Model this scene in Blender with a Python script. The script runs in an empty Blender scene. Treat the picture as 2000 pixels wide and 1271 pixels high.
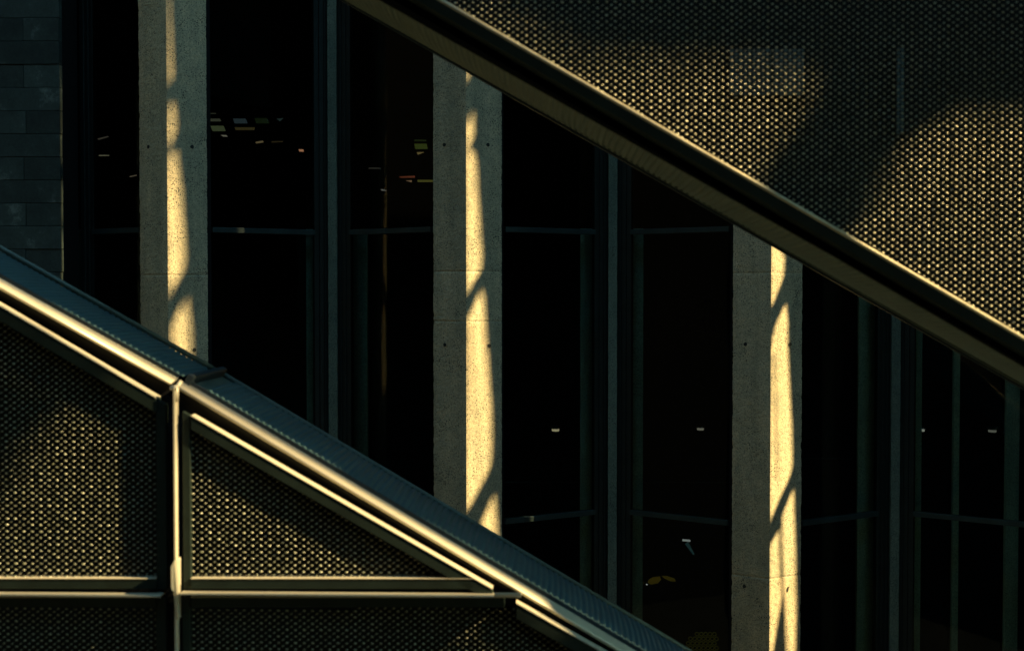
import bpy, bmesh, math, random
import numpy as np
from mathutils import Vector, Matrix, Euler, noise
from mathutils.geometry import delaunay_2d_cdt

random.seed(7)
SC = bpy.context.scene
COL = SC.collection
R = math.radians

# ------------------------------------------------------------------ camera
FPX, CXP, CYP = 2500.0, 1000.0, 635.5           # focal length and centre, in pixels of the 2000 px wide frame
YAW, PITCH = math.atan(80 / FPX), math.atan(64.5 / FPX)
CAM_ROT = Matrix.Rotation(YAW, 3, 'Z') @ Matrix.Rotation(R(90) - PITCH, 3, 'X')
cam_d = bpy.data.cameras.new('camera'); cam = bpy.data.objects.new('camera', cam_d); COL.objects.link(cam)
cam.matrix_world = CAM_ROT.to_4x4()
cam_d.sensor_width = 36.0; cam_d.lens = 36.0 * FPX / 2000.0
cam_d.clip_start = 0.1; cam_d.clip_end = 600
cam_d.dof.use_dof = True; cam_d.dof.focus_distance = 11.9; cam_d.dof.aperture_fstop = 1.15
SC.camera = cam

def P(px, py, Y):
    """the place at distance Y in front of the camera seen at a pixel of the photograph"""
    d = CAM_ROT @ Vector(((px - CXP) / FPX, -(py - CYP) / FPX, -1.0))
    return d * (Y / d.y)

# ------------------------------------------------------------------ light
AZ, EL = R(11), R(33)
SUN = Vector((math.cos(EL) * math.cos(AZ), -math.cos(EL) * math.sin(AZ), math.sin(EL)))
w = bpy.data.worlds.new('World'); SC.world = w; w.use_nodes = True
nt = w.node_tree; bg = nt.nodes['Background']
sky = nt.nodes.new('ShaderNodeTexSky'); sky.sky_type = 'NISHITA'; sky.sun_disc = False
sky.sun_elevation = EL; sky.sun_rotation = R(90) + AZ
sky.air_density = 1.0; sky.dust_density = 0.2; sky.ozone_density = 2.0
tint = nt.nodes.new('ShaderNodeMix'); tint.data_type = 'RGBA'; tint.blend_type = 'MULTIPLY'; tint.inputs[0].default_value = 1.0
tint.inputs[7].default_value = (0.66, 1.0, 0.80, 1)      # the greenish cast of the photograph's shade
nt.links.new(sky.outputs[0], tint.inputs[6]); nt.links.new(tint.outputs[2], bg.inputs[0]); bg.inputs[1].default_value = 0.135
sd = bpy.data.lights.new('sun', 'SUN'); sun = bpy.data.objects.new('sun', sd); COL.objects.link(sun)
sd.energy = 4.6; sd.angle = R(0.5); sd.color = (1.0, 0.74, 0.37)
sun.rotation_euler = SUN.to_track_quat('Z', 'Y').to_euler(); sun.location = (20, -5, 20)
SC.view_settings.view_transform = 'Standard'; SC.view_settings.look = 'None'
SC.view_settings.gamma = 1.0; SC.view_settings.use_curve_mapping = False
SC.view_settings.exposure = 1.75
SC.render.engine = 'CYCLES'
SC.cycles.use_denoising = True
SC.cycles.max_bounces = 8; SC.cycles.transparent_max_bounces = 16
SC.cycles.sample_clamp_indirect = 4.0

# ------------------------------------------------------------------ helpers
def tag(o, label=None, cat=None, group=None, kind=None):
    if label: o['label'] = label
    if cat: o['category'] = cat
    if group: o['group'] = group
    if kind: o['kind'] = kind
    return o

def empty(name, loc, label, cat, group=None):
    o = bpy.data.objects.new(name, None); COL.objects.link(o); o.location = loc
    o.empty_display_size = 0.2
    return tag(o, label, cat, group)

def make(name, verts, faces, mat, parent=None, smooth=False):
    me = bpy.data.meshes.new(name)
    off = Vector(parent_loc(parent))
    me.from_pydata([tuple(Vector(v) - off) for v in verts], [], faces)
    bm = bmesh.new(); bm.from_mesh(me)
    bmesh.ops.recalc_face_normals(bm, faces=bm.faces)
    bm.to_mesh(me); bm.free()
    if smooth:
        me.shade_smooth()
    me.materials.append(mat)
    o = bpy.data.objects.new(name, me); COL.objects.link(o)
    if parent: o.parent = parent
    return o

def parent_loc(p):
    v = Vector((0, 0, 0))
    while p is not None:
        v += p.location; p = p.parent
    return v

class MB:
    """collects shapes for one mesh"""
    def __init__(self): self.v = []; self.f = []
    def add(self, vs, fs):
        n = len(self.v); self.v += [tuple(x) for x in vs]; self.f += [tuple(i + n for i in f) for f in fs]; return self
    def box(self, a, b):
        x0, y0, z0 = a; x1, y1, z1 = b
        vs = [(x0,y0,z0),(x1,y0,z0),(x1,y1,z0),(x0,y1,z0),(x0,y0,z1),(x1,y0,z1),(x1,y1,z1),(x0,y1,z1)]
        return self.add(vs, [(0,3,2,1),(4,5,6,7),(0,1,5,4),(1,2,6,5),(2,3,7,6),(3,0,4,7)])
    def bar(self, p0, p1, prof, cut0=None, cut1=None):
        """extrude the profile [(n, y)] from p0 to p1 (both at one Y); n is measured square to the run, upward.
        cut0/cut1 = 'v': the end is cut plumb instead of square"""
        p0 = Vector(p0); p1 = Vector(p1); d = (p1 - p0).normalized(); n = Vector((-d.z, 0, d.x))
        if n.z < 0: n = -n
        vs = []
        for p, c in ((p0, cut0), (p1, cut1)):
            for (a, y) in prof:
                q = p + n * a + Vector((0, y, 0))
                if c == 'v' and abs(d.x) > 1e-4: q = q - d * ((q.x - p.x) / d.x)
                if c == 'h' and abs(d.z) > 1e-4: q = q - d * ((q.z - p.z) / d.z)
                vs.append(q)
        k = len(prof)
        fs = [(i, (i + 1) % k, k + (i + 1) % k, k + i) for i in range(k)]
        fs += [tuple(range(k))[::-1], tuple(range(k, 2 * k))]
        return self.add(vs, fs)
    def prism(self, poly, y0, y1):
        """poly = [(x, z)] pushed through from y0 to y1"""
        k = len(poly)
        vs = [(x, y0, z) for x, z in poly] + [(x, y1, z) for x, z in poly]
        fs = [tuple(range(k)), tuple(range(k, 2 * k))[::-1]] + [(i, k + i, k + (i + 1) % k, (i + 1) % k) for i in range(k)]
        return self.add(vs, fs)
    def vprism(self, poly, z0, z1):
        """poly = [(x, y)] pushed up from z0 to z1"""
        k = len(poly)
        vs = [(x, y, z0) for x, y in poly] + [(x, y, z1) for x, y in poly]
        fs = [tuple(range(k))[::-1], tuple(range(k, 2 * k))] + [(i, (i + 1) % k, k + (i + 1) % k, k + i) for i in range(k)]
        return self.add(vs, fs)
    def tube(self, p0, p1, r, seg=8, r1=None):
        p0 = Vector(p0); p1 = Vector(p1); r1 = r if r1 is None else r1
        d = (p1 - p0).normalized(); a = d.orthogonal().normalized(); b = d.cross(a)
        vs = []
        for p, rr in ((p0, r), (p1, r1)):
            for i in range(seg):
                t = 2 * math.pi * i / seg; vs.append(p + (a * math.cos(t) + b * math.sin(t)) * rr)
        fs = [(i, (i + 1) % seg, seg + (i + 1) % seg, seg + i) for i in range(seg)]
        fs += [tuple(range(seg))[::-1], tuple(range(seg, 2 * seg))]
        return self.add(vs, fs)
    def build(self, name, mat, parent=None, smooth=False, bevel=0.0):
        o = make(name, self.v, self.f, mat, parent, smooth)
        if bevel:
            m = o.modifiers.new('bevel', 'BEVEL'); m.width = bevel; m.segments = 2; m.limit_method = 'ANGLE'; m.angle_limit = R(35)
            m.harden_normals = False
        return o

def px_poly(pts, Y):
    return [(P(x, y, Y).x, P(x, y, Y).z) for x, y in pts]

# ------------------------------------------------------------------ materials
def mat(name, base=(0.5, 0.5, 0.5), rough=0.6, metal=0.0, spec=0.5):
    m = bpy.data.materials.new(name); m.use_nodes = True
    b = m.node_tree.nodes['Principled BSDF']
    b.inputs['Base Color'].default_value = (*base, 1); b.inputs['Roughness'].default_value = rough
    b.inputs['Metallic'].default_value = metal; b.inputs['Specular IOR Level'].default_value = spec
    return m, m.node_tree, b

def N(t, kind, **kw):
    n = t.nodes.new(kind)
    for k, v in kw.items(): setattr(n, k, v)
    return n

def ramp(t, src, stops):
    r = N(t, 'ShaderNodeValToRGB'); cr = r.color_ramp
    while len(cr.elements) > 1: cr.elements.remove(cr.elements[-1])
    cr.elements[0].position = stops[0][0]; cr.elements[0].color = (*stops[0][1], 1)
    for p, c in stops[1:]:
        e = cr.elements.new(p); e.color = (*c, 1)
    t.links.new(src, r.inputs[0]); return r.outputs[0]

def mixc(t, a, b, fac, mode='MIX'):
    m = N(t, 'ShaderNodeMix', data_type='RGBA', blend_type=mode)
    for sock, val in ((6, a), (7, b), (0, fac)):
        if hasattr(val, 'is_output') or isinstance(val, bpy.types.NodeSocket): t.links.new(val, m.inputs[sock])
        elif sock == 0: m.inputs[0].default_value = val
        else: m.inputs[sock].default_value = (*val, 1)
    return m.outputs[2]

def noise_tex(t, coord, scale, detail=4, rough=0.6, stretch=None):
    src = coord
    if stretch:
        mp = N(t, 'ShaderNodeMapping'); mp.inputs['Scale'].default_value = stretch
        t.links.new(coord, mp.inputs[0]); src = mp.outputs[0]
    n = N(t, 'ShaderNodeTexNoise'); n.inputs['Scale'].default_value = scale
    n.inputs['Detail'].default_value = detail; n.inputs['Roughness'].default_value = rough
    t.links.new(src, n.inputs['Vector']); return n.outputs['Fac']

def bump(t, b, h, strength, dist):
    n = N(t, 'ShaderNodeBump'); n.inputs['Strength'].default_value = strength; n.inputs['Distance'].default_value = dist
    t.links.new(h, n.inputs['Height']); t.links.new(n.outputs[0], b.inputs['Normal'])

def concrete(name, light, dark, speck, seed=0.0):
    m, t, b = mat(name, light, 0.9, 0, 0.25)
    tc = N(t, 'ShaderNodeTexCoord'); oi = N(t, 'ShaderNodeObjectInfo')
    ad = N(t, 'ShaderNodeVectorMath', operation='ADD')
    sc = N(t, 'ShaderNodeVectorMath', operation='SCALE'); sc.inputs['Scale'].default_value = 37.0
    cmb = N(t, 'ShaderNodeCombineXYZ')
    for i in range(3): t.links.new(oi.outputs['Random'], cmb.inputs[i])
    t.links.new(cmb.outputs[0], sc.inputs[0])
    t.links.new(tc.outputs['Object'], ad.inputs[0]); t.links.new(sc.outputs[0], ad.inputs[1])
    co = ad.outputs[0]
    big = noise_tex(t, co, 1.7, 5, 0.6, (1, 1, 0.5))
    base = ramp(t, big, [(0.34, dark), (0.66, light)])
    mid = noise_tex(t, co, 9.0, 5, 0.7)
    base = mixc(t, base, ramp(t, mid, [(0.3, (0.72, 0.75, 0.78)), (0.7, (1.10, 1.07, 1.02))]), 0.85, 'MULTIPLY')
    stk = noise_tex(t, co, 9.0, 4, 0.6, (1, 1, 0.06))
    base = mixc(t, base, ramp(t, stk, [(0.34, (0.78, 0.80, 0.80)), (0.6, (1.04, 1.03, 1.02))]), 0.8, 'MULTIPLY')
    fine = noise_tex(t, co, 75.0, 3, 0.7)
    base = mixc(t, base, ramp(t, fine, [(0.36, (0.55, 0.60, 0.62)), (0.58, (1.12, 1.10, 1.05))]), 0.85, 'MULTIPLY')
    vo = N(t, 'ShaderNodeTexVoronoi'); vo.inputs['Scale'].default_value = 70.0; vo.inputs['Randomness'].default_value = 1.0
    t.links.new(co, vo.inputs['Vector'])
    dens = noise_tex(t, co, 5.0, 4, 0.7)
    cut = N(t, 'ShaderNodeMath', operation='MULTIPLY_ADD'); cut.inputs[1].default_value = 0.80; cut.inputs[2].default_value = -0.12
    t.links.new(dens, cut.inputs[0])
    lt = N(t, 'ShaderNodeMath', operation='LESS_THAN'); t.links.new(vo.outputs['Distance'], lt.inputs[0]); t.links.new(cut.outputs[0], lt.inputs[1])
    # only some cells carry a pit
    sep = N(t, 'ShaderNodeSeparateColor'); t.links.new(vo.outputs['Color'], sep.inputs[0])
    gt = N(t, 'ShaderNodeMath', operation='GREATER_THAN'); t.links.new(sep.outputs[0], gt.inputs[0]); gt.inputs[1].default_value = 0.45
    pit = N(t, 'ShaderNodeMath', operation='MULTIPLY'); t.links.new(lt.outputs[0], pit.inputs[0]); t.links.new(gt.outputs[0], pit.inputs[1])
    base = mixc(t, base, speck, pit.outputs[0])
    rv = N(t, 'ShaderNodeMapRange'); rv.inputs[3].default_value = 0.9; rv.inputs[4].default_value = 1.08
    t.links.new(oi.outputs['Random'], rv.inputs[0])
    vm = N(t, 'ShaderNodeVectorMath', operation='SCALE'); t.links.new(base, vm.inputs[0]); t.links.new(rv.outputs[0], vm.inputs['Scale'])
    t.links.new(vm.outputs[0], b.inputs['Base Color'])
    h = N(t, 'ShaderNodeMath', operation='SUBTRACT'); t.links.new(fine, h.inputs[0]); t.links.new(pit.outputs[0], h.inputs[1])
    bump(t, b, h.outputs[0], 0.55, 0.004)
    return m

def painted(name, base, rough, metal, spec=0.5, wear=0.25, streak=(1, 1, 1)):
    m, t, b = mat(name, base, rough, metal, spec)
    tc = N(t, 'ShaderNodeTexCoord'); co = tc.outputs['Object']
    a = noise_tex(t, co, 6.0, 6, 0.65, streak)
    lo = tuple(c * (1 - wear) for c in base); hi = tuple(min(1, c * (1 + wear)) for c in base)
    t.links.new(ramp(t, a, [(0.3, lo), (0.7, hi)]), b.inputs['Base Color'])
    c = noise_tex(t, co, 40.0, 4, 0.7, streak)
    mr = N(t, 'ShaderNodeMapRange'); mr.inputs[3].default_value = max(0, rough - 0.08); mr.inputs[4].default_value = rough + 0.1
    t.links.new(c, mr.inputs[0]); t.links.new(mr.outputs[0], b.inputs['Roughness'])
    return m

M = {}
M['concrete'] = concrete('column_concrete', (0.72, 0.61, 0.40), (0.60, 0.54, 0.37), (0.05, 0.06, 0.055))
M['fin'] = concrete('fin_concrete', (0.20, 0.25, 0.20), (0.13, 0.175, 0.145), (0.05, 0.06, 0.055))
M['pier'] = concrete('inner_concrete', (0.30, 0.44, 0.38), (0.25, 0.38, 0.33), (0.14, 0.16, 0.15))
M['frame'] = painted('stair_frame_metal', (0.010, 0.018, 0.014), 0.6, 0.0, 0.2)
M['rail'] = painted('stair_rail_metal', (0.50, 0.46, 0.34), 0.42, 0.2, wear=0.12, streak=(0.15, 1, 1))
M['ribbed'] = painted('ribbed_cladding', (0.05, 0.105, 0.115), 0.6, 0.0, 0.3, 0.12)
M['ribbed_up'] = painted('ribbed_soffit', (0.14, 0.175, 0.14), 0.65, 0.0, 0.3, 0.12)
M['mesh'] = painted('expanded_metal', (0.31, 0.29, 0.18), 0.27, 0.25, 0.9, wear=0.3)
M['mesh_low'] = painted('expanded_metal_dim_sun', (0.15, 0.155, 0.095), 0.32, 0.2, 0.8, wear=0.4)  # darker copy of the mesh colour: weaker sun on the lower panels painted in
M['strand'] = painted('expanded_metal_strand', (0.006, 0.009, 0.009), 0.6, 0.2, wear=0.3)
M['bead'] = painted('edge_bead_metal', (0.52, 0.45, 0.28), 0.4, 0.2, wear=0.3)
M['black'] = painted('black_recess', (0.008, 0.009, 0.010), 0.8, 0.0, 0.2)
M['cover'] = painted('joint_cover_metal', (0.03, 0.045, 0.055), 0.45, 0.3)
M['flash'] = painted('flashing_metal', (0.12, 0.15, 0.12), 0.5, 0.4)
M['wframe'] = painted('window_frame_metal', (0.017, 0.025, 0.023), 0.5, 0.3, 0.4)
M['transom'] = painted('transom_metal', (0.022, 0.042, 0.042), 0.5, 0.2, 0.4)
M['room'] = painted('dark_room', (0.006, 0.006, 0.006), 0.95, 0.0, 0.1)
M['ground'] = painted('paving', (0.045, 0.05, 0.042), 0.9, 0.0, 0.3)
M['dark_wall'] = painted('opposite_wall', (0.018, 0.02, 0.02), 0.9, 0.0, 0.2)
M['hole'] = painted('tie_hole_dark', (0.04, 0.045, 0.04), 0.9, 0.0, 0.2)
M['inner'] = painted('inner_liner', (0.006, 0.010, 0.011), 0.8, 0.0, 0.2)
M['inner_pane'] = painted('inner_pane', (0.05, 0.09, 0.10), 0.5, 0.0, 0.4)

def stone():
    m, t, b = mat('dark_stone', (0.07, 0.08, 0.08), 0.75, 0, 0.35)
    tc = N(t, 'ShaderNodeTexCoord'); oi = N(t, 'ShaderNodeObjectInfo')
    ad = N(t, 'ShaderNodeVectorMath', operation='ADD'); cmb = N(t, 'ShaderNodeCombineXYZ')
    sc = N(t, 'ShaderNodeVectorMath', operation='SCALE'); sc.inputs['Scale'].default_value = 31.0
    for i in range(3): t.links.new(oi.outputs['Random'], cmb.inputs[i])
    t.links.new(cmb.outputs[0], sc.inputs[0]); t.links.new(sc.outputs[0], ad.inputs[1]); t.links.new(tc.outputs['Object'], ad.inputs[0])
    co = ad.outputs[0]
    a = noise_tex(t, co, 3.5, 7, 0.7)
    c = ramp(t, a, [(0.30, (0.022, 0.034, 0.032)), (0.58, (0.045, 0.066, 0.060)), (0.68, (0.13, 0.165, 0.15))])
    f = noise_tex(t, co, 38.0, 6, 0.75)
    c = mixc(t, c, ramp(t, f, [(0.35, (0.8, 0.8, 0.8)), (0.75, (1.25, 1.25, 1.2))]), 1.0, 'MULTIPLY')
    rv = N(t, 'ShaderNodeMapRange'); rv.inputs[3].default_value = 0.72; rv.inputs[4].default_value = 1.3
    t.links.new(oi.outputs['Random'], rv.inputs[0])
    vm = N(t, 'ShaderNodeVectorMath', operation='SCALE'); t.links.new(c, vm.inputs[0]); t.links.new(rv.outputs[0], vm.inputs['Scale'])
    t.links.new(vm.outputs[0], b.inputs['Base Color']); bump(t, b, f, 0.3, 0.004)
    return m
M['stone'] = stone()

def glass():
    m = bpy.data.materials.new('window_glass'); m.use_nodes = True; t = m.node_tree
    t.nodes.remove(t.nodes['Principled BSDF']); out = t.nodes['Material Output']
    tr = N(t, 'ShaderNodeBsdfTransparent'); tr.inputs[0].default_value = (0.86, 0.92, 0.90, 1)
    gl = N(t, 'ShaderNodeBsdfGlossy'); gl.inputs['Roughness'].default_value = 0.01
    tc = N(t, 'ShaderNodeTexCoord'); nz = noise_tex(t, tc.outputs['Object'], 0.8, 2, 0.4)
    bp = N(t, 'ShaderNodeBump'); bp.inputs['Strength'].default_value = 0.08; bp.inputs['Distance'].default_value = 0.05
    t.links.new(nz, bp.inputs['Height']); t.links.new(bp.outputs[0], gl.inputs['Normal'])
    fr = N(t, 'ShaderNodeFresnel'); fr.inputs[0].default_value = 1.16
    mx = N(t, 'ShaderNodeMixShader'); t.links.new(fr.outputs[0], mx.inputs[0]); t.links.new(tr.outputs[0], mx.inputs[1]); t.links.new(gl.outputs[0], mx.inputs[2])
    t.links.new(mx.outputs[0], out.inputs[0]); return m
M['glass'] = glass()

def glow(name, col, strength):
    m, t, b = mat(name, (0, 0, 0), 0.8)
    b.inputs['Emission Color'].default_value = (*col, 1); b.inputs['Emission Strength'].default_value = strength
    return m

# ------------------------------------------------------------------ the setting
ZB, ZT = -7.0, 7.0
ground = MB().box((-150, -150, ZB - 0.3), (150, 150, ZB)).build('ground', M['ground']); tag(ground, kind='structure')

YC, YA, YFIN = 12.0, 11.81, 12.70            # back edge and arris of the columns, face of the fins
HW = 0.322

# columns: arris x in the photograph at mid height, right across the facade
def colx(px, py): return P(px, py, YA).x
COLS = [(326.5, 345), (910.5, 571), (1504.5, 871), (2098, 871)]
AX = [colx(*c) for c in COLS]
joint_px = [[537], [530, 628], [533, 1130], []]
hole_px = [[(290, 287, 0), (375, 287, 1), (379.5, 683, 1)],
           [(868, 283, 0), (953, 283, 1), (869, 673, 0), (955.5, 675, 1)],
           [(1456, 672, 0), (1543, 672, 1), (1454, 1144, 0), (1538.5, 1150, 2)], []]
col_label = ['angular concrete column nearest the dark stone wall, rising behind the lower parapet',
             'angular concrete column in the middle of the three, with two pour joints close together',
             'angular concrete column rightmost of the three, sun striped down to the bottom edge',
             'angular concrete column at the far right, only its reflection showing in the glass']
BACK = 12.35
def col_piece(ax, z0, z1, k, root, rnd):
    """one lift of a column, with uneven cast faces and a ragged arris"""
    dz = 0.016
    visible = k < 3
    nz = max(2, int((z1 - z0) / dz)) if visible else 2
    w0, w1 = 22, 22
    prof = []
    for i in range(w0 + 1):
        t = i / w0; prof.append((ax - HW + HW * t, YC + (YA - YC) * t, -1))
    for i in range(1, w1 + 1):
        t = i / w1; prof.append((ax + HW * t, YA + (YC - YA) * t, 1))
    m = len(prof)
    vs, fs = [], []
    nl = Vector((-0.51, -0.86)); nr = Vector((0.51, -0.86))
    for j in range(nz + 1):
        z = z0 + (z1 - z0) * j / nz
        zend = min(z - z0, z1 - z)
        rec = 0.004 * max(0, 1 - zend / 0.012)
        for i, (x, y, s) in enumerate(prof):
            q = Vector((x * 1.0, y, z))
            n = nl if s < 0 else nr
            if i == w0: n = Vector((0, -1))
            d = 0.0022 * noise.noise(q * 34) + 0.0015 * noise.noise(q * 80) + 0.004 * noise.noise(q * 3)
            if i in (w0, 0, m - 1):      # edges chip
                c = noise.noise(Vector((x * 5, 3.1, z * 26))) + 0.5 * noise.noise(Vector((x, 9.1, z * 70)))
                d -= 0.0045 * max(0, c + 0.15)
                if i != w0: x = x + (0.005 if i == 0 else -0.005) * max(0, c + 0.1)
            vs.append((x + n.x * (d - rec), y + n.y * (d - rec), z))
    for j in range(nz):
        for i in range(m - 1):
            a = j * m + i; fs.append((a, a + 1, a + m + 1, a + m))
    b0 = len(vs)
    vs += [(ax - HW + .15, BACK, z0), (ax + HW - .15, BACK, z0), (ax - HW + .15, BACK, z1), (ax + HW - .15, BACK, z1)]
    top = nz * m
    fs += [(b0, b0 + 2) + tuple(j * m for j in range(nz, -1, -1))]
    fs += [(b0 + 3, b0 + 1) + tuple(j * m + m - 1 for j in range(nz + 1))]
    fs += [(b0 + 1, b0 + 3, b0 + 2, b0)]
    fs += [tuple(range(m - 1, -1, -1)) + (b0, b0 + 1), tuple(range(top, top + m)) + (b0 + 3, b0 + 2)]
    return make('concrete_lift', vs, fs, M['concrete'], root, False)

for k, ax in enumerate(AX):
    root = empty('concrete_column', (ax, YC, ZB), col_label[k], 'column', 'angular concrete columns of the facade')
    zs = sorted([ZB + 0.0] + [P(COLS[k][0], y, YA).z for y in joint_px[k]] + [ZT])
    for a, b in zip(zs[:-1], zs[1:]):
        col_piece(ax, a, b, k, root, None)
    for (hx, hy, side) in hole_px[k]:
        # meet the sight line with the face of the column
        s = 1 if side else -1
        n = Vector((0.508 * s, -0.861, 0)).normalized()
        n = Vector(((YC - YA) * s, -HW, 0)).normalized()
        d = P(hx, hy, 1.0); t = (Vector((ax, YA, 0)).dot(n)) / d.dot(n); c = d * t
        u = Vector((-n.y, n.x, 0)); up = Vector((0, 0, 1))
        mb = MB(); seg = 10; vs = []
        r = 0.018
        for q, rr in ((0.0035, 1.0), (-0.02, 0.8)):
            for i in range(seg):
                a = 2 * math.pi * i / seg
                e = 1 + 0.08 * math.sin(3 * a + hx)
                if side == 2: px_, pz_ = 0.55 * math.cos(a) + 0.35 * math.sin(a), 1.5 * math.sin(a)
                else: px_, pz_ = math.cos(a), math.sin(a)
                vs.append(c + n * q + (u * px_ + up * pz_) * r * rr * e)
        fs = [(i, (i + 1) % seg, seg + (i + 1) % seg, seg + i) for i in range(seg)] + [tuple(range(seg))[::-1], tuple(range(seg, 2 * seg))]
        mb.add(vs, fs).build('tie_hole', M['hole'], root)

# fins between the bays
FPXS = [(99, 500), (649.5, 571), (1196.5, 750), (1749, 900)]
FX = [P(a, b, YFIN - 0.06).x for a, b in FPXS]
fin_label = [None, 'slim concrete fin between the first and the middle column',
             'slim concrete fin between the middle and the rightmost column',
             'slim concrete fin to the right of the rightmost column, under the sloping screen']
for k in (1, 2, 3):
    root = empty('concrete_fin', (FX[k], YFIN, ZB), fin_label[k], 'fin', 'slim concrete fins in the window bays')
    mb = MB(); nzz = 420; vs = []; fs = []
    xs = [-0.045, -0.043, -0.02, 0.0, 0.02, 0.043, 0.045]
    ys = [YFIN + 0.2, YFIN - 0.06, YFIN - 0.062, YFIN - 0.062, YFIN - 0.062, YFIN - 0.06, YFIN + 0.2]
    for j in range(nzz + 1):
        z = ZB + (ZT - ZB) * j / nzz
        for i, (x, y) in enumerate(zip(xs, ys)):
            e = 0.003 * noise.noise(Vector((x * 30 + k * 7, 1.3, z * 22)))
            vs.append((FX[k] + x + e, y, z))
    for j in range(nzz):
        for i in range(6):
            a = j * 7 + i; fs.append((a, a + 1, a + 8, a + 7))
    mb.add(vs, fs)
    mb.build('concrete_face', M['fin'], root)

# stone wall at the left
wl = P(116, 250, 11.95).x
wroot = empty('stone_wall', (wl - 1.0, 12.0, ZB), 'dark grey coursed stone wall at the left edge beside the window bay', 'wall')
MB().box((wl - 2.6, 12.03, ZB), (wl - 0.012, 12.45, ZT)).build('mortar_core', M['black'], wroot)
zc = P(60, 35.5, 11.95).z; ch = abs(P(60, 80.8, 11.95).z - zc)
rnd = random.Random(3)
bases = {}
jx = P(46, 250, 11.95).x
for r_ in range(-4, 14):
    z1 = zc - ch * r_; z0 = z1 - ch
    shift = (r_ % 2 == 0)
    off = rnd.uniform(-0.02, 0.03)
    edges = [wl - 2.6, jx - 0.9 + off, jx + off, wl] if shift else [wl - 2.6, jx - 0.62 + off, wl]
    for a, b in zip(edges[:-1], edges[1:]):
        g = 0.0022; pr = rnd.uniform(-0.006, 0.006)
        mb = MB(); mb.box((a + g, 11.95 + pr, z0 + g), (b - g if b < wl else b + rnd.uniform(-.006, .004), 12.028, z1 - g))
        mb.build('stone_block', M['stone'], wroot, bevel=0.003)

# windows -------------------------------------------------------------
z_up = P(846, 446, YC).z; z_lo = P(1426, 1022, YC).z
win_label = ['tall window bay between the stone wall and the first column',
             'tall window bay right of the first column, coloured glints behind its upper pane',
             'tall window bay left of the middle column, yellow and red glints behind its upper pane',
             'tall window bay right of the middle column, under the sloping screen',
             'tall window bay left of the rightmost column, yellow lattice at its foot',
             'tall window bay right of the rightmost column',
             'tall window bay at the right edge, column reflections in its glass']
def window(side, colk, fink, label, clip_x=None):
    """a folded glass bay from a column back to a fin. side: +1 column on the left"""
    cx = AX[colk] + side * (HW - 0.02); fx = FX[fink] - side * 0.05
    a = Vector((cx, YC + 0.05, 0)); b = Vector((fx, YFIN + 0.02, 0))
    if clip_x is not None:
        t = (clip_x - a.x) / (b.x - a.x); b = a + (b - a) * t
    d = (b - a); L = d.length; d.normalize(); n = Vector((d.y, -d.x, 0))
    if n.y > 0: n = -n
    root = empty('window_bay', (a.x, a.y, ZB), label, 'window', 'folded window bays between the columns')
    def seg(s0, s1, f0, f1, z0, z1, name, m, bev=0.0):
        pts = [a + d * s0 + n * f0, a + d * s1 + n * f0, a + d * s1 + n * f1, a + d * s0 + n * f1]
        return MB().vprism([(p.x, p.y) for p in pts], z0, z1).build(name, m, root, bevel=bev)
    # stepped jamb beside the fin
    seg(L - 0.055, L, -0.05, 0.030, ZB, ZT, 'jamb', M['wframe'], 0.003)
    seg(L - 0.100, L - 0.056, -0.05, 0.012, ZB, ZT, 'jamb', M['wframe'], 0.003)
    seg(L - 0.150, L - 0.101, -0.05, -0.004, ZB, ZT, 'jamb', M['wframe'], 0.003)
    seg(0.0, 0.05, -0.05, -0.018, ZB, ZT, 'jamb', M['black'], 0.003)
    zz = [ZB, z_lo, z_up, ZT]
    for zt in (z_up, z_lo):
        seg(0.051, L - 0.151, -0.05, 0.018, zt - 0.032, zt + 0.018, 'transom', M['transom'], 0.003)
    for z0, z1 in zip(zz[:-1], zz[1:]):
        seg(0.051, L - 0.151, -0.016, -0.008, z0 + 0.019, z1 - 0.033, 'pane', M['glass'])
    return root
window(-1, 0, 0, win_label[0], clip_x=wl + 0.01)
window(1, 0, 1, win_label[1]); window(-1, 1, 1, win_label[2])
window(1, 1, 2, win_label[3]); window(-1, 2, 2, win_label[4])
window(1, 2, 3, win_label[5]); window(-1, 3, 3, win_label[6])

# dark room behind the glass
room = MB()
room.box((-9, 21.0, ZB), (11, 21.3, ZT)); room.box((-9.3, 12.4, ZB), (-9, 21.3, ZT)); room.box((11, 12.4, ZB), (11.3, 21.3, ZT))
room.box((-9.3, 12.3, ZT + .002), (11.3, 21.3, ZT + 0.3))
room.build('interior_walls', M['room']); tag(bpy.data.objects['interior_walls'], kind='structure')

# inner piers seen through the glass under the upper transom
def ipier(pxl, pxr, py, label):
    Y = 12.80
    a = P(pxl, py, Y); b = P(pxr, py, Y)
    root = empty('inner_pier', ((a.x + b.x) / 2, Y, ZB), label, 'pier', 'inner piers behind the glass')
    MB().box((a.x, Y, ZB), (b.x, Y + 0.06, z_up * 1.06)).build('pier_face', M['pier'], root, bevel=0.004)
    MB().box((a.x - 0.012, Y + 0.061, ZB), (b.x + 0.012, Y + 0.12, z_up * 1.06)).build('pier_back', M['room'], root)
ipier(137, 182, 520, 'pale pier behind the glass beside the stone wall')
ipier(598, 628, 600, 'pale pier behind the glass just left of the first fin')
ipier(683, 718, 650, 'pale pier behind the glass just right of the first fin')
ipier(1133, 1167, 800, 'pale pier behind the glass just left of the second fin')
ipier(1226, 1256, 800, 'pale pier behind the glass just right of the second fin')
ipier(1675, 1717, 900, 'widest pale pier behind the glass, left of the third fin')
ipier(1778, 1800, 900, 'narrow pale pier behind the glass, right of the third fin')
ipier(1964, 1990, 1000, 'pale strip at the right edge standing in for a dappled reflection')  # pale strip added in place of the dappled column reflection
ipier(1862, 1874, 900, 'thin pale strip standing in for a reflection in the right edge bay')  # also put in for a reflection in the glass

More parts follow.
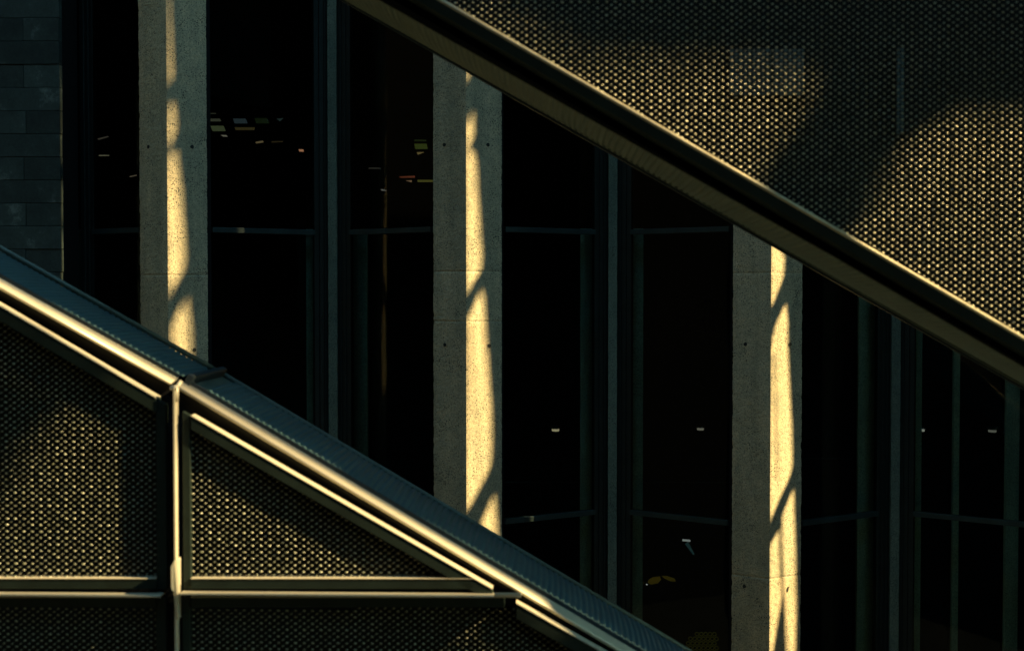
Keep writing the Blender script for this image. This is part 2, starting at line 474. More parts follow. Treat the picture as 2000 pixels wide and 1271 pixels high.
# coloured panels hanging inside, ceiling lamps and the lattice at the foot
def panel(pts, col, s, label, Y=15.0):
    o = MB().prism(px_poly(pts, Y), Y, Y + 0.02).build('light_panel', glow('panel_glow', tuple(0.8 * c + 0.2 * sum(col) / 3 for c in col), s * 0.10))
    tag(o, label, 'light panel', 'small coloured light panels inside the upper windows')
GL = [
 ([(411,246),(436,246),(440,256),(415,256)], (0.20,0.24,0.09), 0.5, 'pale green slanted light panel right beside the first column'),
 ([(400,232),(429,232),(431,237),(400,237)], (0.20,0.20,0.12), 0.45, 'thin pale light strip above the pale green panel by the first column'),
 ([(400,221),(421,221),(421,222.5),(400,222.5)], (0.2,0.2,0.12), 0.3, 'thinnest pale light line highest beside the first column'),
 ([(455,232),(479,232),(483,241),(458,241)], (0.10,0.16,0.19), 0.38, 'blue grey light panel second from the first column'),
 ([(458,249),(497,249),(496,254),(460,254)], (0.22,0.15,0.03), 0.4, 'long amber light strip under the blue grey panel'),
 ([(497,231),(521,231),(526,241),(500,241)], (0.05,0.09,0.02), 0.25, 'dim green light panel between amber strip and fin'),
 ([(431,264),(441,264),(444,267),(435,266.5)], (0.7,0.6,0.42), 0.5, 'tiny cream light sliver below the pale green panel'),
 ([(540,232),(553,231),(546,237)], (0.10,0.18,0.16), 0.3, 'tiny teal light sliver in the upper window near the fin'),
 ([(499,277.5),(513,275),(514,278),(500,280)], (0.5,0.32,0.12), 0.6, 'small tilted amber light sliver in the upper window'),
 ([(530,276),(552,275.5),(552,277.5),(530,278.5)], (0.16,0.10,0.03), 0.35, 'faint brown light strip right of the tilted amber sliver'),
 ([(583,292),(592,292),(592.5,296),(585,296)], (1.0,0.34,0.12), 1.1, 'small bright orange light panel nearest the first fin'),
 ([(809,281),(833,281),(835,291),(811,291)], (0.20,0.26,0.01), 0.38, 'yellow green light panel just left of the middle column'),
 ([(809,273),(832,273),(832,276),(809,276)], (0.10,0.15,0.02), 0.25, 'dim green light strip above the yellow green panel'),
 ([(814,297.5),(828,297.5),(816,302)], (0.7,0.45,0.10), 0.5, 'small yellow wedge of light below the yellow green panel'),
 ([(780,345),(810,343.5),(810,347),(781,347)], (0.7,0.12,0.02), 0.42, 'thin red light strip left of the middle column'),
 ([(792,352.5),(804,352.5),(804,356)], (0.8,0.4,0.16), 0.55, 'small orange wedge of light under the red strip'),
 ([(815,351.5),(846,351.5),(846,355.5),(816,355.5)], (0.35,0.30,0.02), 0.45, 'thin yellow light strip touching the middle column'),
 ([(743,369.5),(750,370.5),(756,373),(745,372)], (0.6,0.55,0.5), 0.55, 'tiny white light sliver low in the upper window'),
 ([(720,328),(742,328),(742,329.3),(720,329.3)], (0.3,0.25,0.18), 0.3, 'faint pale light line between the fin and the middle column'),
 ([(193,303),(212,303),(212,304.6),(193,304.6)], (0.7,0.6,0.35), 0.4, 'thin cream light line in the bay by the stone wall'),
 ([(253,344.5),(266,341.5),(266,343),(253,346)], (0.6,0.42,0.25), 0.4, 'tilted pale light sliver just left of the first column'),
 ([(190,271),(210,266),(211,267.5),(192,273)], (0.35,0.28,0.2), 0.3, 'faint bent light line high in the bay by the stone wall'),
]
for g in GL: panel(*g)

def disc_lamp(px, py, rw, col, s, label, Y=16.0):
    c = P(px, py, Y); r_ = rw / FPX * Y
    root = empty('ceiling_lamp', c, label, 'lamp', 'small ceiling lamps inside the building')
    seg = 16
    vs = [(c.x + r_ * math.cos(2*math.pi*i/seg), c.y + r_ * 1.6 * math.sin(2*math.pi*i/seg), c.z + h) for h in (0, 0.03) for i in range(seg)]
    fs = [(i, (i+1) % seg, seg + (i+1) % seg, seg + i) for i in range(seg)] + [tuple(range(seg))[::-1], tuple(range(seg, 2*seg))]
    MB().add(vs, fs).build('lamp_disc', glow('lamp_glow', col, s * 0.16), root)
    vs = [(c.x + r_ * 1.5 * math.cos(2*math.pi*i/seg), c.y + r_ * 2.2 * math.sin(2*math.pi*i/seg), c.z + h) for h in (0.031, 0.06) for i in range(seg)]
    MB().add(vs, fs).build('lamp_housing', M['wframe'], root)
disc_lamp(1085, 841, 7, (0.6, 0.5, 0.3), 0.9, 'small round ceiling lamp in the bay right of the middle column')
disc_lamp(1368, 839, 6.5, (0.4, 0.36, 0.28), 0.55, 'small round ceiling lamp in the bay left of the rightmost column')
disc_lamp(1938, 843, 7, (0.35, 0.34, 0.28), 0.45, 'small round ceiling lamp in the bay at the right edge')
disc_lamp(1803, 842, 2.5, (0.6, 0.6, 0.5), 0.6, 'tiny ceiling lamp beside the narrow inner pier')
# pendant lamp with a leaning stem
c0 = P(1340, 1055, 15); c1 = P(1355, 1082, 15)
root = empty('desk_lamp', c1, 'small leaning lamp with a teal stem inside, left of the rightmost column', 'lamp')
MB().tube(P(1333, 1054, 15), P(1348, 1055.5, 15), 0.012, 8).build('lamp_head', glow('lamp_glow', (0.8, 0.85, 0.8), 0.06), root)
MB().tube(P(1341, 1060, 15), c1, 0.022, 8, 0.010).build('stem', glow('stem_glow', (0.03, 0.08, 0.08), 0.07), root)

# yellow lattice stand at the foot of the bay
lroot = empty('lattice_screen', P(1365, 1300, 14.2), 'yellow lattice screen inside, low behind the parapet left of the rightmost column', 'screen')
yel = mat('yellow_plastic', (0.40, 0.27, 0.02), 0.5)[0]
yel.node_tree.nodes['Principled BSDF'].inputs['Emission Color'].default_value = (0.2, 0.13, 0.0, 1)
yel.node_tree.nodes['Principled BSDF'].inputs['Emission Strength'].default_value = 0.0
for r_ in range(7):
    for c_ in range(8):
        x = 1336 + c_ * 8.5 + (r_ % 2) * 4.2; y = 1238 + r_ * 9
        if r_ == 0 and c_ < 3: continue
        if r_ < 3 and c_ < 1: continue
        rw, rh = 4.6, 4.4; seg = 8
        vs = []
        for rr in (1.0, 0.62):
            for i in range(seg):
                a_ = 2 * math.pi * i / seg; p_ = P(x + rw * rr * math.cos(a_), y + rh * rr * math.sin(a_), 14.2)
                vs.append(p_)
        vs += [v + Vector((0, 0.02, 0)) for v in vs]
        fs = []
        for i in range(seg):
            j = (i + 1) % seg
            fs += [(i, j, seg + j, seg + i), (2*seg + i, 3*seg + i, 3*seg + j, 2*seg + j), (i, 2*seg + i, 2*seg + j, j), (seg + i, seg + j, 3*seg + j, 3*seg + i)]
        MB().add(vs, fs).build('lattice_ring', yel, lroot)
lf = empty('pendant_lamp', P(1275, 1140, 14.6), 'dull yellow winged shade hanging inside right of the second fin', 'lamp')
ym = mat('dull_yellow', (0.3, 0.2, 0.02), 0.5)[0]
ym.node_tree.nodes['Principled BSDF'].inputs['Emission Color'].default_value = (0.3, 0.19, 0.01, 1)
ym.node_tree.nodes['Principled BSDF'].inputs['Emission Strength'].default_value = 0.015
MB().prism(px_poly([(1241,1146),(1250,1139),(1258,1136),(1257,1141),(1246,1147)], 14.6), 14.6, 14.63).build('shade_wing', ym, lf)
MB().prism(px_poly([(1268,1134),(1276,1129),(1290,1128),(1292,1133),(1286,1140),(1272,1143),(1266,1139)], 14.6), 14.65, 14.68).build('shade_body', ym, lf)
MB().prism(px_poly([(1293,1125),(1303,1125),(1318,1130),(1320,1135),(1309,1134),(1298,1129)], 14.6), 14.6, 14.63).build('shade_wing', ym, lf)
MB().tube(P(1262.0, 1140.5, 14.6), P(1264.5, 1141, 14.6), 0.006, 6).build('bulb', glow('bulb_glow', (0.9, 0.9, 0.85), 0.12), lf)

# faint handrails inside
for (xa, xb, y, lab) in ((985, 1132, 941, 'thin interior handrail crossing the bay right of the middle column'),
                    (1258, 1425, 941, 'thin interior handrail crossing the bay left of the rightmost column'),
                    (1566, 1674, 895, 'thin interior handrail crossing the bay right of the rightmost column')):
    o = MB().tube(P(xa, y, 14), P(xb, y, 14), 0.006, 8).build('handrail', M['wframe']); tag(o, lab, 'handrail', 'interior handrails behind the glass')

# ------------------------------------------------------------------ sloping stair enclosure
YM = 7.455      # mesh of the lower parapet
YF = 7.41       # faces of its frames
YFAR = 8.30     # far edge of the sill and soffit
PITCH_R = 0.041

def ribs(near, far, x0, x1, Yn, Yf, bulge, depth, up, name, m, parent):
    """corrugated sheet from the near line to the far line (both functions px x -> px y), ribs run in depth"""
    A = P(x0, near(x0), Yn); B = P(x1, near(x1), Yn)
    d = (B - A); L = d.length; d.normalize(); n = Vector((-d.z, 0, d.x)); n = n if n.z > 0 else -n
    # offset of the far line from the near one, square to the run
    Fp = P(CXP, far(CXP), Yf); t = (Fp - A).dot(d); offn = (Fp - (A + d * t)).dot(n)
    spr = 8; nl = int(L / PITCH_R * spr); na = 12
    vs = []; fs = []
    for i in range(nl + 1):
        s = L * i / nl; ph = (i % spr) / spr
        h = depth * (1 - abs(math.cos(math.pi * ph)) ** 3)
        h += 0.0012 * noise.noise(Vector((s * 3.0, up, 0)))
        for j in range(na + 1):
            v = 0.122 + 0.878 * j / na if up > 0 else j / na
            off = offn * v + bulge * 4 * v * (1 - v) + up * h
            vs.append(A + d * s + n * off + Vector((0, (Yf - Yn) * v, 0)))
    for i in range(nl):
        for j in range(na):
            a = i * (na + 1) + j; fs.append((a, a + 1, a + na + 2, a + na + 1))
    return make(name, vs, fs, m, parent, True)

def arc(cn, cy, r, a0, a1, k):
    return [(cn + r * math.sin(R(a0 + (a1 - a0) * i / k)), cy - r * math.cos(R(a0 + (a1 - a0) * i / k))) for i in range(k + 1)]

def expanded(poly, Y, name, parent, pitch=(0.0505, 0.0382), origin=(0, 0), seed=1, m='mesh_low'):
    """expanded metal clipped to poly [(x, z)]: tilted strands with a raised knuckle at every crossing"""
    xs = [p[0] for p in poly]; zs = [p[1] for p in poly]
    def inside(x, z):
        c = False; k = len(poly)
        for i in range(k):
            x1, z1 = poly[i]; x2, z2 = poly[(i + 1) % k]
            if (z1 > z) != (z2 > z) and x < (x2 - x1) * (z - z1) / (z2 - z1) + x1: c = not c
        return c
    pw, ph = pitch; rr = random.Random(seed)
    i0, i1 = int((min(xs) - origin[0]) / (pw / 2)) - 1, int((max(xs) - origin[0]) / (pw / 2)) + 1
    j0, j1 = int((min(zs) - origin[1]) / (ph / 2)) - 1, int((max(zs) - origin[1]) / (ph / 2)) + 1
    V = []; F = []; ST = []
    # unit knuckle
    rings = [(0.0, 1.0), (0.55, 0.84), (0.9, 0.45)]; seg = 8
    for j in range(j0, j1 + 1):
        for i in range(i0, i1 + 1):
            if (i + j) % 2: continue
            x = origin[0] + i * pw / 2; z = origin[1] + j * ph / 2
            if not inside(x, z): continue
            x += rr.gauss(0, 0.0007); z += rr.gauss(0, 0.0006)
            tilt = (-0.45 if (j % 2 == 0) else 0.35) + rr.gauss(0, 0.13)
            k = 1.0 if j % 2 == 0 else 0.86
            ax, az, ay = 0.0095 * k * rr.uniform(.86, 1.12), 0.0058 * k * rr.uniform(.86, 1.12), 0.0085 * k * rr.uniform(.75, 1.25)
            ct, st = math.cos(tilt), math.sin(tilt); b = len(V)
            for (h, w_) in rings:
                for q in range(seg):
                    a = 2 * math.pi * q / seg; lx = ax * (w_ * math.cos(a) - 0.40 * h); lz = az * (w_ * math.sin(a) - 0.50 * h)
                    V.append((x + lx * ct - lz * st, Y - ay * h, z + lx * st + lz * ct))
            V.append((x - 0.4 * ax, Y - ay, z - 0.5 * az))
            for r_ in range(2):
                for q in range(seg):
                    F.append((b + r_ * seg + q, b + r_ * seg + (q + 1) % seg, b + (r_ + 1) * seg + (q + 1) % seg, b + (r_ + 1) * seg + q))
            for q in range(seg): F.append((b + 2 * seg + q, b + 2 * seg + (q + 1) % seg, b + 3 * seg))
            # two strands on to the next row below
            for sx in (-1, 1):
                x2, z2 = x + sx * pw / 2, z - ph / 2
                b = len(V); t_ = 0.0042
                V += [(x, Y - 0.003, z + t_), (x, Y + 0.002, z - t_), (x2, Y + 0.002, z2 - t_), (x2, Y - 0.003, z2 + t_)]
                F.append((b, b + 1, b + 2, b + 3)); ST.append(len(F) - 1)
    me = bpy.data.meshes.new(name); off = parent_loc(parent)
    me.from_pydata([(v[0] - off.x, v[1] - off.y, v[2] - off.z) for v in V], [], F)
    me.shade_smooth(); me.materials.append(M[m]); me.materials.append(M['strand'])
    mi = np.zeros(len(F), dtype=np.int32); mi[ST] = 1; me.polygons.foreach_set('material_index', mi)
    o = bpy.data.objects.new(name, me); COL.objects.link(o); o.parent = parent; o['kind'] = 'stuff'
    return o

# ---- lower parapet
par = empty('stair_parapet', P(500, 1250, YM), 'sloping stair parapet of dark expanded metal with a sunlit rail, lower left', 'parapet')
nearL = lambda x: 546 + 0.562 * x
nearR = lambda x: 742 + 0.596 * (x - 350)
farL = lambda x: 487 + 0.568 * x
farR = lambda x: 725 + 0.5935 * (x - 420)
ribs(nearL, farL, -260, 346, 7.50, YFAR, 0.012, 0.010, 1, 'ribbed_sill', M['ribbed'], par)
ribs(nearR, farR, 392, 1640, 7.50, YFAR, 0.012, 0.010, 1, 'ribbed_sill', M['ribbed'], par)
def line(fn, x0, x1, Y): return P(x0, fn(x0), Y), P(x1, fn(x1), Y)
# far bead of the sill
for fn, x0, x1 in ((farL, -260, 418), (farR, 436, 1640)):
    a, b = line(fn, x0, x1, YFAR)
    MB().bar(a, b, arc(0.008, 0.010, 0.018, -90, 270, 12)[:-1]).build('far_bead', M['flash'], par, True)
# sill body under the ribs
for fn, x0, x1 in ((nearL, -260, 349), (nearR, 352, 1640)):
    a, b = line(fn, x0, x1, 7.5)
    MB().bar(a, b, [(-0.03, 0.11), (-0.03, 0.78), (-0.35, 0.78), (-0.35, 0.40), (-0.10, 0.40), (-0.10, 0.11)]).build('sill_body', M['black'], par)
# nosing: two beads then a bullnose
nose = [(-0.02, 0.150), (0.004, 0.148), (0.007, 0.140), (0.005, 0.131), (-0.002, 0.126), (-0.004, 0.110), (-0.010, 0.075), (-0.013, 0.070), (-0.012, 0.062),
        (-0.018, 0.030), (-0.022, 0.026), (-0.021, 0.020)] + arc(-0.046, 0.014, 0.025, 8, 95, 4)[:0] + [(-0.0235, 0.008), (-0.030, -0.002), (-0.038, -0.008), (-0.047, -0.010), (-0.056, -0.007), (-0.063, 0.0), (-0.068, 0.010), (-0.070, 0.03)]
nose = [(n_ * 0.58 - 0.014, y_ * 0.70) for n_, y_ in nose]
for fn, x0, x1 in ((nearL, -260, 340), (nearR, 353, 1640)):
    a, b = line(fn, x0, x1, 7.5)
    MB().bar(a, b, nose).build('nosing', M['rail'], par, True)
    MB().bar(a, b, [(-0.02, 0.095), (0.012, 0.097), (0.012, 0.112), (-0.02, 0.112)]).build('sill_trim', M['cover'], par, bevel=0.003)
    MB().bar(a, b, [(-0.046, 0.025), (-0.046, 0.10), (-0.16, 0.10), (-0.16, 0.055), (-0.076, 0.055), (-0.076, 0.025)]).build('shadow_gap', M['black'], par)
# liner behind the mesh
pl = [(-400, 350), (345, 775), (1100, 1225), (1700, 1580), (1700, 2100), (-400, 2100)]
MB().prism(px_poly(pl, 7.9), 7.9, 7.93).build('liner', M['inner'], par)

FD = 0.10   # frame depth
def rail(parent, p0, p1, w_px, y0=YF, depth=FD, m='frame', c0='v', c1='v', name='frame_rail', lit_top=0.09):
    a = P(*p0, y0); b = P(*p1, y0); d = (b - a).normalized()
    t = w_px / FPX * y0 * (abs(d.x))
    pr = [(0, 0), (0, depth), (-t, depth), (-t, 0)]
    o = MB().bar(a, b, pr, c0, c1).build(name, M[m], parent, bevel=0.0035)
    if lit_top:
        MB().bar(a, b, [(0.0005, -0.004), (0.0035, -0.004), (0.0035, lit_top), (0.0005, lit_top)], c0, c1).build('lit_top', M['rail'], parent)  # sunlit frame top put in as a pale strip over the darkened frame
    return o
def stile(parent, x0, x1, ytop0, ytop1, ybot, y0=YF + 0.02, depth=0.045, m='frame', name='frame_stile'):
    poly = px_poly([(x0, ytop0), (x1, ytop1), (x1, ybot), (x0, ybot)], y0)
    # keep it plumb
    xa, xb = (poly[0][0] + poly[3][0]) / 2, (poly[1][0] + poly[2][0]) / 2
    poly = [(xa, poly[0][1]), (xb, poly[1][1]), (xb, poly[2][1]), (xa, poly[3][1])]
    return MB().prism(poly, y0, y0 + depth).build(name, M[m], parent, bevel=0.0035)

# panel at the left
l2 = lambda x: 598 + 0.588 * x
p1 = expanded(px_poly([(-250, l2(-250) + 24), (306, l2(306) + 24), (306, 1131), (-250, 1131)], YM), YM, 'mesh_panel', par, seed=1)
p1['label'] = 'upper left mesh panel, partly sunlit'
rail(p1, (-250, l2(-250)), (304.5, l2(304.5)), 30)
stile(p1, 305, 325, l2(305), l2(325), 1150)
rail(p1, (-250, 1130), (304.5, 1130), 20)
# triangular panel
l3 = lambda x: 803 + 0.5745 * (x - 357)
p2 = expanded(px_poly([(371, l3(371) + 20), (895, 1131), (371, 1131)], YM), YM, 'mesh_panel', par, seed=2)
p2['label'] = 'triangular mesh panel, sunlit along its foot'
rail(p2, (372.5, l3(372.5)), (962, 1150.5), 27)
stile(p2, 357, 372, l3(357), l3(372), 1150)
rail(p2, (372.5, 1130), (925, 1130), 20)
# lower panels
p0 = expanded(px_poly([(-250, 1186), (306, 1186), (306, 1420), (-250, 1420)], YM), YM, 'mesh_panel', par, seed=3)
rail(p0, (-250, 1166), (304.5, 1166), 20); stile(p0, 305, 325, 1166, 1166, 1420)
l4 = lambda x: 1178 + 0.566 * (x - 1008)
p3 = expanded(px_poly([(371, 1186), (1000, 1186), (1420, 1424), (371, 1424)], YM), YM, 'mesh_panel', par, seed=4)
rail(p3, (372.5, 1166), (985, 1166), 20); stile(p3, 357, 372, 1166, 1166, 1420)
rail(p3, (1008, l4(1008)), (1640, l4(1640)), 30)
# slim transom fins and the upright fin
def fin_h(x0, x1, y, name='transom_fin', yf=7.345, dep=0.088, th=0.008):
    a = P(x0, y, yf); b = P(x1, y, yf)
    MB().box((a.x, yf, a.z - th), (b.x, yf + dep, a.z)).build(name, M['rail'], par, bevel=0.002)
fin_h(-250, 313, 1159); fin_h(349, 1018, 1159)
a = P(965, 1158, 7.335); b = P(1018, 1158, 7.335)
MB().box((a.x, 7.335, a.z - 0.016), (b.x, 7.3445, a.z + 0.003)).build('transom_cap', M['rail'], par, bevel=0.004)
a = P(338.5, 900, 7.385); b = P(342.2, 900, 7.385); zt = P(340, 758, 7.385).z; zb = P(340, 1500, 7.385).z
MB().box((a.x, 7.385, zb), (b.x, 7.455, zt)).build('upright_fin', M['rail'], par, bevel=0.0015)
# black back of the joints around the upright and the transom
MB().prism(px_poly([(322, 770), (360, 792), (360, 1500), (322, 1500)], 7.56), 7.56, 7.60).build('joint_back', M['black'], par)
MB().prism(px_poly([(-250, 1145), (1010, 1145), (1010, 1172), (-250, 1172)], 7.58), 7.58, 7.62).build('joint_back', M['black'], par)
# wedge bracket on the upright
w_ = [P(333, 1106, 7.32), P(340.5, 1094, 7.32), P(348, 1094, 7.38), P(348.5, 1210, 7.385), P(343, 1209, 7.385), P(339, 1155, 7.35), P(334, 1150, 7.32)]
wb = [Vector((v.x, 7.45, v.z)) for v in w_]
MB().add(w_ + wb, [tuple(range(7))[::-1], tuple(range(7, 14))] + [(i, (i + 1) % 7, 7 + (i + 1) % 7, 7 + i) for i in range(7)]).build('wedge_bracket', M['rail'], par, bevel=0.004)
# clip where rail and upright meet
mb = MB()
mb.tube(P(343.5, 783, 7.41), P(343.5, 752, 7.41), 0.016, 12, 0.018)
mb.tube(P(341, 762, 7.40), P(354, 744, 7.43), 0.014, 12, 0.012)
mb.tube(P(345, 764, 7.405), P(334, 756, 7.42), 0.014, 12, 0.012)
mb.build('corner_clip', M['rail'], par, True)
# joint cover over the sill
A = P(351, 748, 7.46)
sl = Vector((1, 0, -0.575)).normalized(); nn = Vector((0.575, 0, 1)).normalized()
def crossbox(s0, s1, n0, n1, y0, y1, name, m, bev=0.004):
    vs = [A + sl * s + nn * h + Vector((0, y - 7.46, 0)) for y in (y0, y1) for s, h in ((s0, n0), (s1, n0), (s1, n1), (s0, n1))]
    return MB().add(vs, [(0, 1, 2, 3), (7, 6, 5, 4), (0, 4, 5, 1), (1, 5, 6, 2), (2, 6, 7, 3), (3, 7, 4, 0)]).build(name, m, par, bevel=bev)
crossbox(-0.010, 0.030, -0.03, 0.050, 7.58, 8.38, 'joint_cover', M['cover'], 0.008)
crossbox(0.036, 0.165, -0.03, 0.004, 7.60, 8.305, 'joint_plate', M['flash'])

# ---- upper screen
YU = 7.20
scr = empty('stair_screen', P(1500, 300, YU), 'large sloping stair screen of dark expanded metal with sun patches, upper right', 'screen')
gold = lambda x: 10 + 0.5795 * (x - 880)
nearU = lambda x: 28 + 0.564 * (x - 800)
farU = lambda x: 0.5697 * (x - 680)
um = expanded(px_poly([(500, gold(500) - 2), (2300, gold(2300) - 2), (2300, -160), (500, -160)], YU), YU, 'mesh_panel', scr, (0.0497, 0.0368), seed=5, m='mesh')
a, b = line(gold, 300, 2500, YU - 0.035)
MB().bar(a, b, arc(-0.004, 0.014, 0.013, -180, 180, 14)[:-1]).build('edge_bead', M['bead'], scr, True)
MB().bar(a, b, [(-0.014, 0.004), (-0.014, 0.13), (-0.078, 0.13), (-0.078, 0.022), (-0.070, 0.014)]).build('frame_rail', M['frame'], scr, bevel=0.004)
MB().bar(*line(gold, 300, 2500, YU), [(-0.02, 0.10), (-0.02, 0.14), (-0.125, 0.14), (-0.125, 0.10)]).build('shadow_gap', M['black'], scr)
ribs(nearU, farU, 300, 2600, 7.30, YFAR, -0.025, 0.011, -1, 'ribbed_soffit', M['ribbed_up'], scr)
a, b = line(nearU, 300, 2600, 7.30)
MB().bar(a, b, [(-0.013, 0.0), (-0.013, 0.03), (0.09, 0.03), (0.09, 0.0)]).build('soffit_edge', M['black'], scr)
a, b = line(farU, 300, 2600, YFAR)
MB().bar(a, b, [(0.012, -0.012), (0.012, 0.02), (-0.010, 0.02), (-0.010, -0.012)]).build('far_bead', M['flash'], scr, bevel=0.003)
MB().bar(a, b, [(-0.011, -0.004), (-0.011, 0.03), (-0.026, 0.03), (-0.026, -0.004)]).build('drip_edge', M['cover'], scr, bevel=0.003)
# liner behind the upper mesh and the panes faintly seen through it
MB().prism(px_poly([(300, gold(300) + 40), (2500, gold(2500) + 40), (2500, -400), (300, -400)], 7.62), 7.62, 7.66).build('liner', M['inner'], scr)
MB().prism(px_poly([(1425, 96), (1506, 96), (1506, 186), (1425, 186)], 7.6), 7.585, 7.615).build('inner_pane', M['inner_pane'], scr)
MB().prism(px_poly([(1510, 96), (1569, 96), (1569, 186), (1510, 186)], 7.6), 7.585, 7.615).build('inner_pane', M['inner_pane'], scr)
MB().prism(px_poly([(1752, 94), (1764, 94), (1764, 262), (1752, 262)], 7.6), 7.585, 7.615).build('inner_post', M['inner_pane'], scr)

# ------------------------------------------------------------------ blockers added beyond the frame to shape the sun patches; street buildings
def shade_mask(name, x, y0, y1, z0, z1, holes, label, th=0.04):
    """added light blocker in the plane X = x, openings shaped to the sun patches; holes are [(y, z)] loops"""
    loops = [[(y0, z0), (y1, z0), (y1, z1), (y0, z1)]] + holes
    pts = []; cons = []
    for lp in loops:
        b = len(pts); pts += [Vector(p) for p in lp]; cons += [(b + i, b + (i + 1) % len(lp)) for i in range(len(lp))]
    V2, _, F2, _, _, _ = delaunay_2d_cdt(pts, cons, [], 0, 1e-5)
    def inside(lp, x, z):
        c = False; k = len(lp)
        for i in range(k):
            x1, z1_ = lp[i]; x2, z2 = lp[(i + 1) % k]
            if (z1_ > z) != (z2 > z) and x < (x2 - x1) * (z - z1_) / (z2 - z1_) + x1: c = not c
        return c
    bm = bmesh.new(); bv = [bm.verts.new((x, v.x, v.y)) for v in V2]
    for f in F2:
        cx = sum(V2[i].x for i in f) / len(f); cz = sum(V2[i].y for i in f) / len(f)
        if inside(loops[0], cx, cz) and not any(inside(h, cx, cz) for h in holes): bm.faces.new([bv[i] for i in f])
    for v in list(bm.verts):
        if not v.link_faces: bm.verts.remove(v)
    ret = bmesh.ops.extrude_face_region(bm, geom=list(bm.faces))
    bmesh.ops.translate(bm, verts=[g for g in ret['geom'] if isinstance(g, bmesh.types.BMVert)], vec=(th, 0, 0))
    bmesh.ops.recalc_face_normals(bm, faces=bm.faces)
    me = bpy.data.meshes.new(name); bm.to_mesh(me); bm.free()
    me.materials.append(M['dark_wall'])
    o = bpy.data.objects.new(name, me); COL.objects.link(o); tag(o, label, 'wall'); return o

def to_wall(p, x):
    q = p + SUN * ((x - p.x) / SUN.x); return (q.y, q.z)
X1 = 7.0
def on_face(k, px, py):
    n = Vector(((YC - YA), -HW, 0)).normalized(); d = P(px, py, 1.0)
    return d * ((Vector((AX[k], YA, 0)).dot(n)) / d.dot(n))
def arris(k, y):   # a little beyond the arris, so its own corner ends the light
    return P(COLS[k][0], COLS[k][1], YA).x
SHR = (6.5, 4.0, 1.5)
def slot(k, right, left=None):
    """right = boundary pixels top to bottom; left = None: open past the arris"""
    pts = [to_wall(on_face(k, x - SHR[k], y), X1) for x, y in right]
    if left is None: left = [(None, right[-1][1]), (None, right[0][1])]
    for x, y in left:
        if x is None:
            p = Vector((AX[k], YA, 0)); p.z = P(COLS[k][0], y, YA).z
            q = to_wall(p, X1); pts.append((q[0] - 0.012, q[1]))
        else: pts.append(to_wall(on_face(k, x, y), X1))
    return pts
S = []
S.append(slot(0, [(328,-60),(331,0),(335,98),(337,153),(331,168)], [(None,174),(None,-40)]))
S.append(slot(0, [(335.5,184),(341,220),(344,252),(341,271),(333,284),(333,305),(345,292),(349,334),(355,374),(360,452),(363,507),(359.5,532),(338,571)], [(None,590),(None,204),(331,196)]))
S.append(slot(0, [(367.5,577),(373,626),(375,670),(376,699),(379,800)], [(333,800),(333,670),(339,626),(349,604)]))
S.append(slot(1, [(910,100),(919,128),(920,140),(918,151),(912.5,165)], [(None,170),(None,100)]))
S.append(slot(1, [(923,206),(927,230),(928,265),(924,277),(917.6,291),(927,297),(931.5,320),(935,376),(940,454),(944,501),(941,529),(926,553),(916.5,572),(912.5,580)], [(None,590),(None,244),(916.5,230)]))
S.append(slot(1, [(941,561),(947.5,589),(950,640),(955,707),(960,786),(963,857),(961,904),(951,932),(938,955),(926,979),(914,1000)], [(None,1010),(None,629),(916.5,609),(926,589)]))
S.append(slot(1, [(966,960),(970.5,991),(973,1046),(975,1160)], [(936,1160),(938,1028),(940,1014),(950,991)]))
S.append(slot(2, [(1504,440),(1524,470),(1533,506),(1531.5,539),(1522,565),(1511.5,592)], [(None,600),(None,440)]))
S.append(slot(2, [(1535,587),(1539,628),(1540,681),(1542.5,744),(1545.5,810),(1549,880),(1548.5,912),(1541,936),(1524,972),(1506,1015)], [(None,1030),(None,690),(1508,655),(1514,628),(1525,605)]))
S.append(slot(2, [(1549.5,948),(1553,1016),(1555,1082),(1556,1181),(1554,1300)], [(1538,1300),(1534,1230),(1530,1130),(1526,1040),(1527,1000),(1540,968)]))
S.append(slot(2, [(1522,1028),(1523,1080),(1525,1120),(1528,1160),(1520,1210),(1508,1290)], [(None,1300),(None,1060),(1508,1050)]))
shade_mask('column_sun_mask', X1, 7.7, 14.2, -9, 16, S, 'unseen pierced wall added at the right to shape the sun on the columns')  # added out of view; slots cut to the lit shapes on the columns
# unseen rods added at the openings to draw thin shade streaks on the columns
wr = empty('streak_rods', (X1, 11, 0), 'slender unseen rods added to draw shade streaks on the columns', 'rods')
def rod(k, a, b, r_):
    p = to_wall(on_face(k, *a), X1 + 0.06); q = to_wall(on_face(k, *b), X1 + 0.06)
    MB().tube((X1 + 0.06, *p), (X1 + 0.06, *q), r_, 6, r_ * 0.8).build('rod', M['dark_wall'], wr)
rod(1, (919, 635), (922, 765), 0.013); rod(1, (922, 765), (935, 948), 0.008)
rod(2, (1512, 690), (1518, 935), 0.009)
rod(0, (336, 640), (341, 720), 0.006)

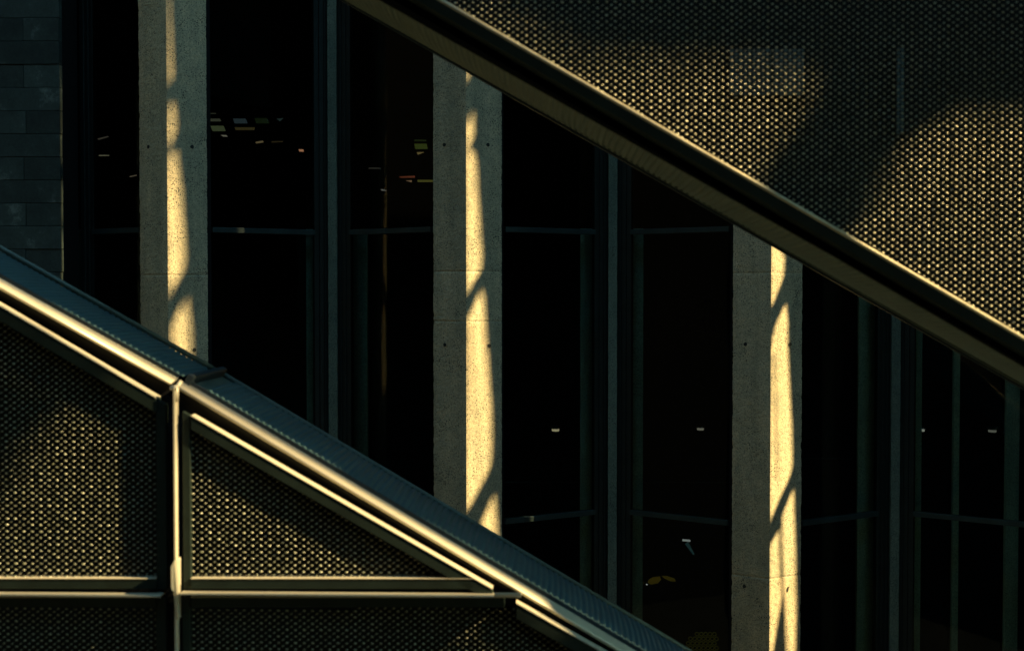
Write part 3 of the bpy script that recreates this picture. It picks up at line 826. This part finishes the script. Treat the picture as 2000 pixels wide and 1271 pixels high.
X2 = 9.0
def zone(pts, Y): return [to_wall(P(x, y, Y), X2) for x, y in pts]
Z = []
Z.append(zone([(870,-10),(1060,108),(1120,122),(1430,124),(1530,142),(1572,170),(1560,230),(1510,300),(1465,352),(1440,420),(860,90)], 7.19))
Z.append(zone([(2320,216),(1810,226),(1770,270),(1720,390),(1665,440),(1650,500),(1720,580),(2320,900)], 7.19))
def sillpt(x):
    p = P(x, (nearL if x < 345 else nearR)(x), 7.5); p.y = 7.545; return to_wall(p, X2)
Z.append([sillpt(-420), sillpt(345), sillpt(1070)] + zone([(1078,1185),(1090,1245),(-420,420)], 7.46))
Z.append(zone([(-420,1234),(-420,1130),(-40,1010),(30,890),(85,806),(150,788),(225,850),(290,930),(312,930),(322,720),(900,1060),(1078,1185),(1085,1235),(1030,1290),(955,1290),(950,1240),(900,1234)], 7.46))
shade_mask('stair_sun_mask', X2, 3.5, 8.6, 1.5, 16, Z, 'unseen pierced wall added far right to shape the sun on the stair')  # added out of view; openings cut to the lit areas of mesh and rail
nr = empty('rail_sun_blocker', (X2 + .1, 6, 0), 'slim leaning mast added out of view to dim part of the sunlit rail', 'blocker')  # unseen bar added to cast a soft dim spot on the nosing
p = to_wall(P(112, 560, 7.46), X2 + 0.1); q = to_wall(P(96, 660, 7.46), X2 + 0.1)
MB().tube((X2 + .1, *p), (X2 + .1, *q), 0.008, 8).build('sun_blocker_rod', M['dark_wall'], nr)

# building across the street, behind the camera
op = MB().box((-60, -14, ZB), (60, -12, 24)).build('opposite_building', M['dark_wall']); tag(op, 'dark building across the street behind the viewer', 'building')
bk = MB().box((-40, 21.4, ZB), (-9.6, 30, 20)).build('far_block', M['dark_wall']); tag(bk, 'dark block continuing left of the facade', 'building')
# the facade carries on above and below the bays
up = MB().box((-9, 12.1, ZT + 0.31), (11, 21, ZT + 9)).build('upper_storeys', M['dark_wall']); tag(up, 'upper storeys of the facade above the window bays', 'building')

lb = MB().box((-22, -30, ZB), (-13, 11.5, 22)).build('reflection_block', M['black']); tag(lb, 'black block added on the left, unseen, to keep the glass reflections dark', 'building')  # added to block lit ground and sky from the panes' reflections
